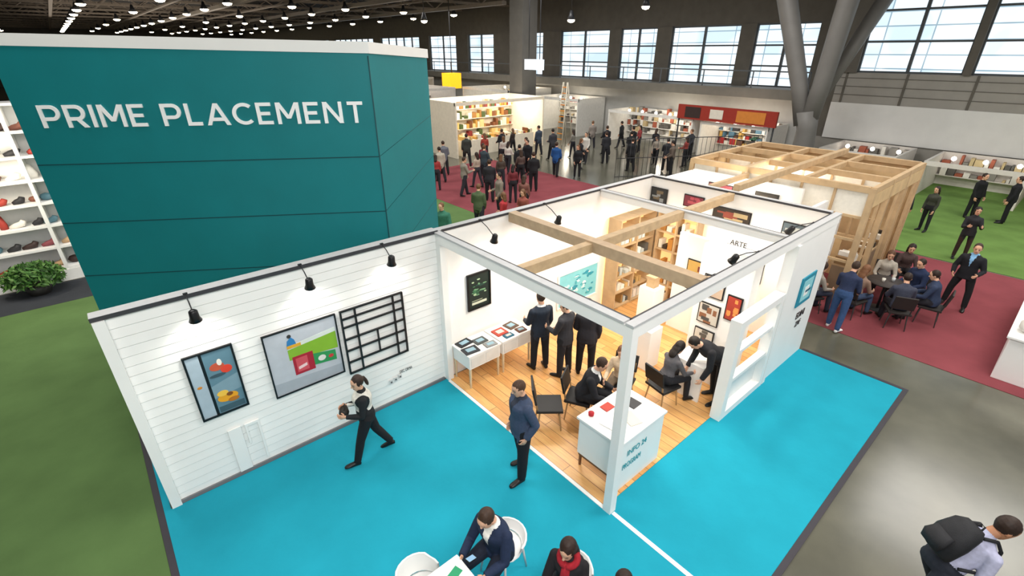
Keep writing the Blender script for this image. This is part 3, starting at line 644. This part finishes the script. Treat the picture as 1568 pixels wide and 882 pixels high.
    q=lambda a,b,c: hc+(hf*a+hl*b+hu*c)*sH
    hm.loft([(q(.088,0,.022),hl*.007*s,hf*.006*s),(q(.100,0,-.005),hl*.010*s,hf*.012*s),(q(.105,0,-.022),hl*.016*s,hf*.016*s),(q(.096,0,-.034),hl*.01*s,hf*.01*s)],mm,8)
    hm.ell(q(.088,0,-.062),hl*.022*s,hf*.009*s,hu*.012*s,mm,8,5)
    for sd in (1,-1): hm.ell(q(-.008,sd*.076,-.01),hf*.017*s,hl*.012*s,hu*.031*s,mm,8,5)
    HE=[]
    if hairstyle=='short': HE=[((-.022,0,.035),(.09,.082,.098))]
    elif hairstyle=='bald': HE=[((-.03,0,.025),(.074,.0765,.074))]
    elif hairstyle=='long': HE=[((-.022,0,.03),(.100,.090,.106)),((-.06,0,-.05),(.055,.09,.12)),((-.075,0,-.14),(.04,.085,.1))]
    elif hairstyle=='bun': HE=[((-.02,0,.03),(.094,.084,.1)),((-.12,0,.03),(.045,.045,.045))]
    elif hairstyle=='pony': HE=[((-.02,0,.03),(.094,.086,.104)),((-.115,0,-.0),(.03,.03,.04)),((-.13,0,-.08),(.028,.034,.09))]
    for c,r in HE: hm.ell(q(*c),hf*r[0]*sH,hl*r[1]*sH,hu*r[2]*sH,mm,16,9)
    V,Fs=remesh(hm,.0075*s if vox<.018 else .012*s,2)
    FC=np.array([V[list(qq)].mean(0) for qq in Fs])-np.array(hc)
    a=FC@np.array(hf)/sH;b=FC@np.array(hl)/sH;c=FC@np.array(hu)/sH
    lab=np.array(['skin']*len(a),dtype=object)
    for cc,r in HE:
        e=((a-cc[0])/(r[0]*1.0))**2+((b-cc[1])/r[1])**2+((c-cc[2])/r[2])**2;lab[e<1.1]='hair'
    if hairstyle=='bald': lab[((c>.02)&(a<.05))|(c>.085)]='hair'
    face=(a>.03)&(c<.062)&(np.abs(b)<.066);lab[face]='skin'
    fr=a>.06
    lab[fr&(np.abs(c+.062)<.007)&(np.abs(b)<.024)]='lip'
    lab[fr&(np.abs(c-.004)<.006)&(np.abs(np.abs(b)-.031)<.013)]='eye'
    lab[fr&(np.abs(c-.028)<.005)&(np.abs(np.abs(b)-.031)<.018)]='hair'
    addlab(V,Fs,lab)
    sk=cols['skin']
    for w,d,side,out in hands:
        n=(out-d*out.dot(d)).normalized();t=d.cross(n).normalized()
        if t.dot(f+u*.5)<0: t=-t
        fb.loft([(w-d*.03*s,t*.026*s,n*.024*s),(w+d*.02*s,t*.03*s,n*.018*s),(w+d*.06*s,t*.042*s,n*.016*s),(w+d*.092*s,t*.04*s,n*.012*s)],sk,10)
        for j,(off,ln) in enumerate(((.031,.068),(.010,.078),(-.011,.072),(-.031,.056))):
            p=w+d*.085*s+t*off*s;c1=(d*.92-n*.3).normalized();c2=(d*.45-n*.85).normalized()
            p1=p+c1*ln*.45*s;p2=p1+(c1+c2).normalized()*ln*.3*s;p3=p2+c2*ln*.28*s
            fb.chain([p-d*.01*s,p1,p2,p3],[.0098*s,.009*s,.0083*s,.0065*s],sk,6)
        p=w+d*.025*s+t*.028*s;p1=p+(t*.75+d*.6-n*.2).normalized()*.035*s;p2=p1+(t*.3+d*.9-n*.4).normalized()*.032*s
        fb.chain([p-t*.012*s,p1,p2],[.013*s,.0105*s,.008*s],sk,6)
    if scarf:
        sc=mat('scarf_'+scarf[1:],scarf,.9,.2,30,bump=.3)
        pts=[];n=14
        for i in range(n+1):
            a_=2*math.pi*i/n;pts.append(nb+(u*.02+f*(.03+.085*math.cos(a_))+l*.095*math.sin(a_)-u*.03*math.cos(a_))*s)
        fb.chain(pts,.04*s,sc,8);fb.chain([nb+f*.1*s,nb+f*.15*s-u*.12*s,nb+f*.17*s-u*.28*s],[.045*s,.055*s,.06*s],sc,8)
    ob=fb.obj();ob.location=(x,y,0);ob.rotation_euler=(0,0,D(hd))
    return ob
def chair(name,x,y,hd,col='#1c1c1e',legc='#a8865c',shell=False,seat=.45,backh=.36):
    o=MB(name);c=C(col) if isinstance(col,str) else col
    if shell:
        o.loft([((0,0,seat-.03),(.2,0,0),(0,.21,0)),((0,0,seat),(.23,0,0),(0,.24,0)),((0,0,seat+.015),(.2,0,0),(0,.21,0))],c,16)
        vs=[];fs=[];n=12;m=6
        for j in range(m):
            for i in range(n+1):
                a=math.pi*(.5+i/n);r=.24+.02*j/m;zz=seat+(.02 if j==0 else 0)+j*backh/m*(1 if 2<i<n-2 else .8)
                vs.append((r*math.cos(a)-.0-.05*j/m,r*math.sin(a),zz))
        n1=n+1
        for j in range(m-1):
            for i in range(n): fs.append((j*n1+i,j*n1+i+1,(j+1)*n1+i+1,(j+1)*n1+i))
        o.add(vs,fs,c,True)
        vs2=[(v[0]*.92+.0,v[1]*.92,v[2]) for v in vs];o.add(vs2,[q[::-1] for q in fs],c,True)
        top=[vs[(m-1)*n1+i] for i in range(n1)];o.chain([(t[0]*.96,t[1]*.96,t[2]) for t in top],.013,c,8)
    else:
        o.box((0,0,seat-.02),(.44,.44,.05),c)
        M=Matrix.Rotation(-.2,3,'Y');o.box((-.26,0,seat+.27),(.035,.42,.32),c,M=M)
        for s in (-.18,.18): o.tube((-.2,s,seat-.02),(-.26,s,seat+.3),.014,C(legc),8)
    for sx,sy in ((1,1),(1,-1),(-1,1),(-1,-1)): o.tube((.16*sx,.16*sy,seat-.03),(.2*sx,.2*sy,.012),.016,C(legc),8,.011)
    ob=o.obj(bevel=0 if shell else .008);ob.location=(x,y,0);ob.rotation_euler=(0,0,D(hd));return ob
SIT=dict(L=(80,8,80),R=(84,8,84))
ww=person('walking_woman',-2.04,3.08,160,1.6,lean=3,L=(20,3,6,-6),R=(-16,3,14,18),aL=(12,8,85,.25),aR=(10,8,95,.35),head=(14,25),top='#1d1f23',bottom='#16171b',shoe='#0f0f10',hair='#2e1e17',female=True,hairstyle='pony',jacket=False,vest='#d9d7cf',vox=.0105,bulk=1.14)
o=MB('handbag');o.chain([(.3,.06,.98),(.3,.0,.96),(.3,-.1,.98)],[.05,.075,.06],C('#2b2724'),10);o.chain([(.3,.04,1.0),(.27,.0,1.12),(.3,-.08,1.0)],.008,C('#2b2724'),6);o.obj(parent=ww)
person('standing_man',-.50,1.29,165,1.75,lean=1,L=(5,5,2),R=(-7,6,4),aL=(-20,12,52,.1),aR=(-14,12,45,.1),head=(16,0),top='#3d4a63',bottom='#15161c',shoe='#1d1512',hair='#4a3324',hairstyle='bald',vox=.0105,shirt='#2c3240',bulk=1.1)
person('standing_man',1.58,3.08,75,1.72,aL=(15,10,60,.2),aR=(5,10,20,.1),top='#1f2937',bottom='#171a22',hair='#33231a',vox=.013,shirt='#dcdcdc')
person('standing_man',1.78,2.60,100,1.66,aL=(20,10,70,.3),aR=(10,10,50,.1),top='#2f2f34',bottom='#1d1e24',hair='#4b3526',vox=.013,head=(15,20))
person('standing_man',2.10,2.34,35,1.68,aL=(10,10,40,.2),aR=(5,9,20,.1),top='#26252b',bottom='#15151a',hair='#2a1c14',vox=.013,head=(15,40),shirt='#cfd3da')
chair('office_chair',1.12,1.60,-62,'#1b1b1d');chair('side_chair',.58,1.80,-40,'#232325')
person('seated_man',1.14,1.55,-62,1.74,lean=22,seat=.46,aL=(40,12,50,.1),aR=(45,12,60,.1),head=(30,10),top='#202127',bottom='#17181d',hair='#3a281d',vox=.013,shirt='#e4e4e4',**SIT)
chair('side_chair',1.98,1.40,200,'#222224')
person('seated_woman',1.94,1.38,200,1.6,lean=8,seat=.46,aL=(40,10,60,.1),aR=(40,10,60,.1),head=(20,0),top='#cdb79b',bottom='#7a6a58',hair='#6a4630',female=True,hairstyle='long',jacket=False,vox=.015,**SIT)
person('bending_man',3.32,.30,150,1.74,lean=58,L=(4,4,4),R=(-4,4,4),aL=(60,8,20,.1),aR=(65,8,20,.1),head=(60,0),top='#1c1d22',bottom='#14151a',hair='#20160f',vox=.014)
chair('office_chair',2.50,.86,-10,'#1b1b1d')
person('seated_woman',2.54,.86,-15,1.62,lean=18,seat=.46,aL=(45,10,50,.1),aR=(45,10,50,.1),head=(35,0),top='#5a585c',bottom='#1f1f24',hair='#1b130e',female=True,hairstyle='long',jacket=False,vox=.015,**SIT)
o=MB('cafe_table');o.bb(-2.9,-2.26,-.7,.38,.72,.755,white)
for a in ((-2.8,-.6),(-2.36,-.6),(-2.8,.28),(-2.36,.28)): o.tube((a[0],a[1],.72),(a[0],a[1],.012),.025,C('#c8c8c8'),8)
o.obj(bevel=.01)
o=MB('brochures');o.box((-2.42,.2,.762),(.2,.28,.012),'#f2f2f0',rz=.3);o.box((-2.41,.2,.77),(.14,.1,.004),'#2a9a6a',rz=.3);o.box((-2.68,.2,.762),(.2,.28,.012),'#dfe4e2',rz=-.2);o.box((-2.67,.15,.77),(.12,.06,.004),'#303030',rz=-.2);o.obj()
chair('white_armchair',-2.68,.48,-92,white,'#c8c8c8',shell=True,seat=.42,backh=.28)
chair('white_armchair',-1.66,.30,190,white,'#c8c8c8',shell=True,seat=.44,backh=.16)
sm=person('seated_man',-1.74,.27,190,1.78,lean=14,seat=.45,aL=(36,12,62,.3),aR=(38,12,66,.35),head=(34,-5),top='#1f2c48',bottom='#1c2233',shirt='#e8e6e0',hair='#3b281c',vox=.010,**SIT)
o=MB('mobile_phone');o.box((.47,0,.83),(.13,.07,.01),black,M=Matrix.Rotation(-.4,3,'Y'));o.box((.4715,0,.8365),(.115,.06,.002),C('#8fb7d8'),M=Matrix.Rotation(-.4,3,'Y'));o.obj(parent=sm)
chair('white_armchair',-1.36,-.50,215,white,'#c8c8c8',shell=True,seat=.44,backh=.16)
person('seated_woman',-1.42,-.54,205,1.68,lean=8,seat=.45,aL=(35,10,50,.2),aR=(35,10,60,.2),head=(20,-10),top='#1f1c20',bottom='#26262c',hair='#2c1b14',female=True,hairstyle='long',jacket=True,scarf='#a01f2c',vox=.010,**SIT)
chair('white_armchair',-1.22,-1.12,190,white,'#c8c8c8',shell=True,seat=.44,backh=.16)
person('seated_woman',-1.28,-1.14,190,1.62,lean=6,seat=.45,head=(15,0),aL=(35,10,50,.2),aR=(35,10,60,.2),top='#2a2a30',bottom='#222228',hair='#2a1a12',female=True,hairstyle='long',vox=.013,**SIT)
HB=1.84;sb=HB/1.75
pm=person('walking_man',1.45,-3.12,-42,HB,lean=34,L=(26,4,10,-5),R=(-16,4,16,18),aL=(40,10,35,.2),aR=(20,10,30,.2),head=(38,-12),top='#b9bbd6',bottom='#20242f',hair='#2b1c14',jacket=False,vox=.0105,skin='tan')
o=MB('backpack')
bpk=mat('black_nylon','#1b1c20',.7,.2,15,bump=.2)
M=Matrix.Rotation(D(34),3,'Y')
def bp_(p): v=M@Vector(p);return v*sb+Vector((0,0,.955))
def br_(a): return M@Vector(a)*sb
o.loft([(bp_((-.2,0,.08)),br_((.06,0,0)),br_((0,.12,0))),(bp_((-.24,0,.12)),br_((.1,0,0)),br_((0,.155,0))),(bp_((-.25,0,.3)),br_((.12,0,0)),br_((0,.165,0))),(bp_((-.23,0,.46)),br_((.09,0,0)),br_((0,.14,0))),(bp_((-.20,0,.52)),br_((.05,0,0)),br_((0,.09,0)))],bpk,16)
o.loft([(bp_((-.36,0,.12)),br_((.03,0,0)),br_((0,.1,0))),(bp_((-.38,0,.2)),br_((.05,0,0)),br_((0,.12,0))),(bp_((-.35,0,.31)),br_((.03,0,0)),br_((0,.1,0)))],bpk,14)
for s_ in (-1,1): o.chain([bp_((-.15,.09*s_,.48)),bp_((-.02,.1*s_,.53)),bp_((.10,.115*s_,.47)),bp_((.155,.125*s_,.36)),bp_((.12,.18*s_,.2)),bp_((-.12,.18*s_,.12))],.018,bpk,8)
o.chain([bp_((-.15,.03,.5)),bp_((-.15,.02,.56)),bp_((-.15,-.02,.56)),bp_((-.15,-.03,.5))],.01,bpk,6)
o.obj(parent=pm)
person('standing_man',7.78,-.2,-5,1.66,lean=12,aL=(30,10,50,.2),aR=(20,10,50,.2),L=(4,4,2),R=(-8,4,4),head=(25,0),top='#2a3350',bottom='#36507a',shoe='#eeeeee',hair='#3a281c',vox=.015,jacket=False)
def seated(name,x,y,hd,top,bottom,hair='#2a1c14',fem=False,lean=12,h=1.66,**k):
    chair('cafe_chair',x,y,hd,'#2a2624','#3a3a3a');
    return person(name,x,y,hd,h,lean=lean,seat=.46,aL=(35,12,55,.2),aR=(30,12,60,.2),head=(20,0),top=top,bottom=bottom,hair=hair,female=fem,hairstyle='long' if fem else 'short',jacket=not fem,vox=.017,**SIT)
o=MB('round_table');o.chain([(9.7,-.55,.72),(9.7,-.55,.75)],[.4,.4],C('#3a3330'),20);o.tube((9.7,-.55,.72),(9.7,-.55,.02),.03,dark,8);o.chain([(9.7,-.55,.01),(9.7,-.55,.03)],[.25,.22],dark,16)
for a,c in (((9.6,-.5),'#e8e4da'),((9.8,-.65),'#d0d4d6')): o.chain([(a[0],a[1],.75),(a[0],a[1],.84)],[.03,.04],C(c),10)
o.obj()
seated('seated_woman',8.75,-.2,-15,'#8a7060','#3a4a66','#7a5236',True);seated('seated_man',8.95,-1.05,25,'#3c4050','#26262e')
seated('seated_man',10.45,-1.05,150,'#1c2a4a','#1b1c22');seated('seated_woman',10.55,-.3,195,'#b0a89c','#2a2a30','#5a3c28',True)
seated('seated_man',9.75,-1.5,95,'#2d3a55','#23232a');seated('seated_woman',11.5,-.5,200,'#4a3a38','#1f1f24','#241711',True);seated('seated_woman',8.2,.55,-30,'#9a9288','#2d3242','#3a281c',True)
person('standing_man',11.25,-1.75,175,1.7,L=(6,12,3),R=(-2,12,3),lean=3,aL=(10,20,70,.2),aR=(5,18,60,.2),head=(12,10),top='#181a20',bottom='#16171b',shirt='#7fb0d8',hair='#3a281c',vox=.016)
person('standing_woman',15.3,-1.15,200,1.64,aL=(30,10,80,.2),aR=(20,12,90,.2),top='#26262a',bottom='#3a2a26',hair='#1f1510',female=True,hairstyle='long',vox=.02)
person('standing_man',20.8,-.5,240,1.7,top='#141518',bottom='#141518',vox=.02);person('standing_man',20.9,-1.45,100,1.74,top='#17171b',bottom='#141518',vox=.02)
person('standing_woman',17.6,.25,160,1.6,top='#3a3d33',bottom='#1f1f24',female=True,hairstyle='long',jacket=False,vox=.02);person('standing_man',17.0,.9,-20,1.66,top='#2a2b30',bottom='#1d1d20',vox=.02)
person('standing_man',15.5,1.5,180,1.7,top='#1d1e22',bottom='#1d1d20',vox=.02)
crowd=[(3.5,9.4,230,'#2f6a55','#2a3a5a','m'),(5.9,9.4,120,'#a82f34','#2a2a30','f'),(6.6,9.2,200,'#8a4a3e','#2a2a30','f'),(5.7,10.5,40,'#4a5a3c','#22222a','m'),(10.8,13.2,60,'#18191d','#15161a','m'),(11.8,15.3,50,'#202226','#17181c','m'),
(11.2,14.5,70,'#5a4a44','#1c1c20','f'),(13.65,14.6,30,'#1f4f8a','#1c1c20','m'),(14.15,13.6,220,'#1b1c20','#15161a','f'),(17.2,15.8,200,'#c9c5bd','#26262b','m'),(18,15,60,'#2a2b30','#1c1c20','m'),(20.7,15.2,80,'#1c1d21','#15161a','m'),(21.7,14.3,20,'#23242a','#17181c','f'),
(10.9,17,40,'#7a2f3a','#1c1c20','f'),(11.6,19.4,70,'#3a3f3a','#1c1c20','m'),(9.9,14.4,60,'#4a4038','#22222a','f'),(9.3,15.4,100,'#b0a090','#33333a','f'),(8.3,13.2,50,'#26262b','#1c1c20','m'),(8.0,14.6,-10,'#8a8478','#2a2a30','m'),(8.9,12.4,60,'#6d2a30','#1f1f24','f'),
(18,10.8,120,'#5c5148','#15161a','m'),(18.8,11.6,40,'#26272c','#17181c','m'),(19.6,12.8,200,'#8d8478','#17181c','f'),(17.4,12.8,60,'#1b1c20','#15161a','m'),(20.6,11.6,90,'#8a3a34','#17181c','f'),(16.4,17.6,80,'#3a3a40','#1c1c20','m'),(13.2,18.2,60,'#c8c2b8','#2a2a30','f'),(14.4,19.8,90,'#22242a','#1c1c20','m'),
(12.2,16.6,20,'#d8d2c8','#2a2a30','f'),(15.6,20.2,100,'#3a2f2b','#1c1c20','f'),(7.6,16.2,60,'#a33a3a','#2a2a30','f'),(9.6,18.6,70,'#6b6f78','#1c1c20','m'),
(7.2,11.2,160,'#7d7468','#26262c','m'),(7.9,10.6,30,'#7a5148','#1c1c20','f'),(12.9,15.9,200,'#15161a','#15161a','m'),(10.2,16.0,10,'#35424a','#22222a','m'),(8.6,17.4,80,'#b8b0a0','#2a2a30','m'),(13.8,17.0,150,'#6b5548','#22222a','f'),(19.2,14.2,30,'#1a1b1f','#17181c','m'),(22.4,12.4,160,'#2b2d33','#17181c','m'),(15.9,15.0,-40,'#23252b','#1a1a1e','f'),
(22.6,17.5,120,'#1d1e22','#17181c','m'),(21.0,18.6,60,'#88807a','#22222a','m'),(13.0,19.6,60,'#a8483c','#22222a','f'),(16.8,19.2,90,'#3c4858','#22222a','m'),(17.9,17.4,100,'#7d7a72','#22222a','f'),(20.0,16.6,70,'#22242a','#17181c','m'),(22.2,15.8,150,'#8b3a3a','#1c1c20','f')]
for i,(x,y_,hd,t,b,g) in enumerate(crowd):
    fe=g=='f';ph=random.choice([0,8,14])
    person('standing_woman' if fe else 'standing_man',x,y_,hd,random.uniform(1.58,1.66) if fe else random.uniform(1.68,1.78),L=(ph,3,3),R=(-ph,3,6),aL=(random.uniform(-5,25),10,random.uniform(10,80),.15),aR=(random.uniform(-5,25),10,random.uniform(10,80),.15),
      head=(random.uniform(5,20),random.uniform(-30,30)),top=t,bottom=b,hair=random.choice(['#2a1c14','#3a281c','#1a120e','#6a4a30']),female=fe,hairstyle='long' if fe else 'short',jacket=not fe,vox=.024,bulk=1.1)

# ------------------------------------------------------------ lights
def area(x,y,z,sx,sy,e,col=(1,.97,.93),up=False,aim=None):
    L=bpy.data.lights.new('hall_and_fill_light','AREA');L.shape='RECTANGLE';L.size=sx;L.size_y=sy;L.energy=e;L.color=col
    o=bpy.data.objects.new('hall_and_fill_light',L);o.location=(x,y,z);COL.objects.link(o)
    if up: o.rotation_euler=(math.pi,0,0)
    if aim: o.rotation_euler=(Vector(aim)-Vector((x,y,z))).to_track_quat('-Z','Y').to_euler()
for (x,y_) in ((-4,-4),(6,-4),(16,-4),(-4,8),(6,8),(16,8),(4,20),(16,20)): area(x,y_,9.9,5,5,720)
area(-7,-7,8.6,4,3,420,aim=(-2,5,3))  # added fill light without a fixture, brightens tower face and siding
area(6,40,8.5,10,10,800);area(18,34,8.5,8,8,600)
area(4,60,8.0,16,30,1300,(1,.9,.78),up=True)  # added up-light in place of bounce, lifts the dark ceiling and trusses
for (x,y_,e) in ((1.6,2.9,32),(3.3,2.9,32),(5.0,2.6,30),(3.0,1.0,24),(5.2,1.1,22)):
    L=bpy.data.lights.new('booth_downlight','AREA');L.shape='DISK';L.size=.35;L.energy=e;L.color=(1,.9,.76);o=bpy.data.objects.new('booth_downlight',L);o.location=(x,y_,2.82);COL.objects.link(o)
for (x,y_,z,e) in ((14.5,23,2.8,160),(18,23,2.6,160),(7,28,2.9,120),(10.5,2.5,2.7,70),(8.4,3,2.5,50),(25,16,1.9,90),(25,11,1.8,90),(-6.5,13.4,3.6,220),(25,30,2.6,120),(24,-4.5,1.9,90),(25,24.5,2.3,90)):
    L=bpy.data.lights.new('stall_lamp','POINT');L.energy=e;L.color=(1,.88,.7);L.shadow_soft_size=.3;o=bpy.data.objects.new('stall_lamp',L);o.location=(x,y_,z);COL.objects.link(o)
W=bpy.data.worlds.new('world');S.world=W;W.use_nodes=True;W.node_tree.nodes['Background'].inputs[0].default_value=(.92,.95,1,1);W.node_tree.nodes['Background'].inputs[1].default_value=.6
cd=bpy.data.cameras.new('camera');cam=bpy.data.objects.new('camera',cd);COL.objects.link(cam);S.camera=cam
cd.sensor_width=36;cd.lens=741.7/1568*36;cd.clip_end=400
cam.location=(-4.091,-2.694,5.77)
th,ps=.4562,.8621
d=Vector((math.cos(th)*math.cos(ps),math.cos(th)*math.sin(ps),-math.sin(th)))
cam.rotation_euler=d.to_track_quat('-Z','Y').to_euler()
S.view_settings.view_transform='Standard'
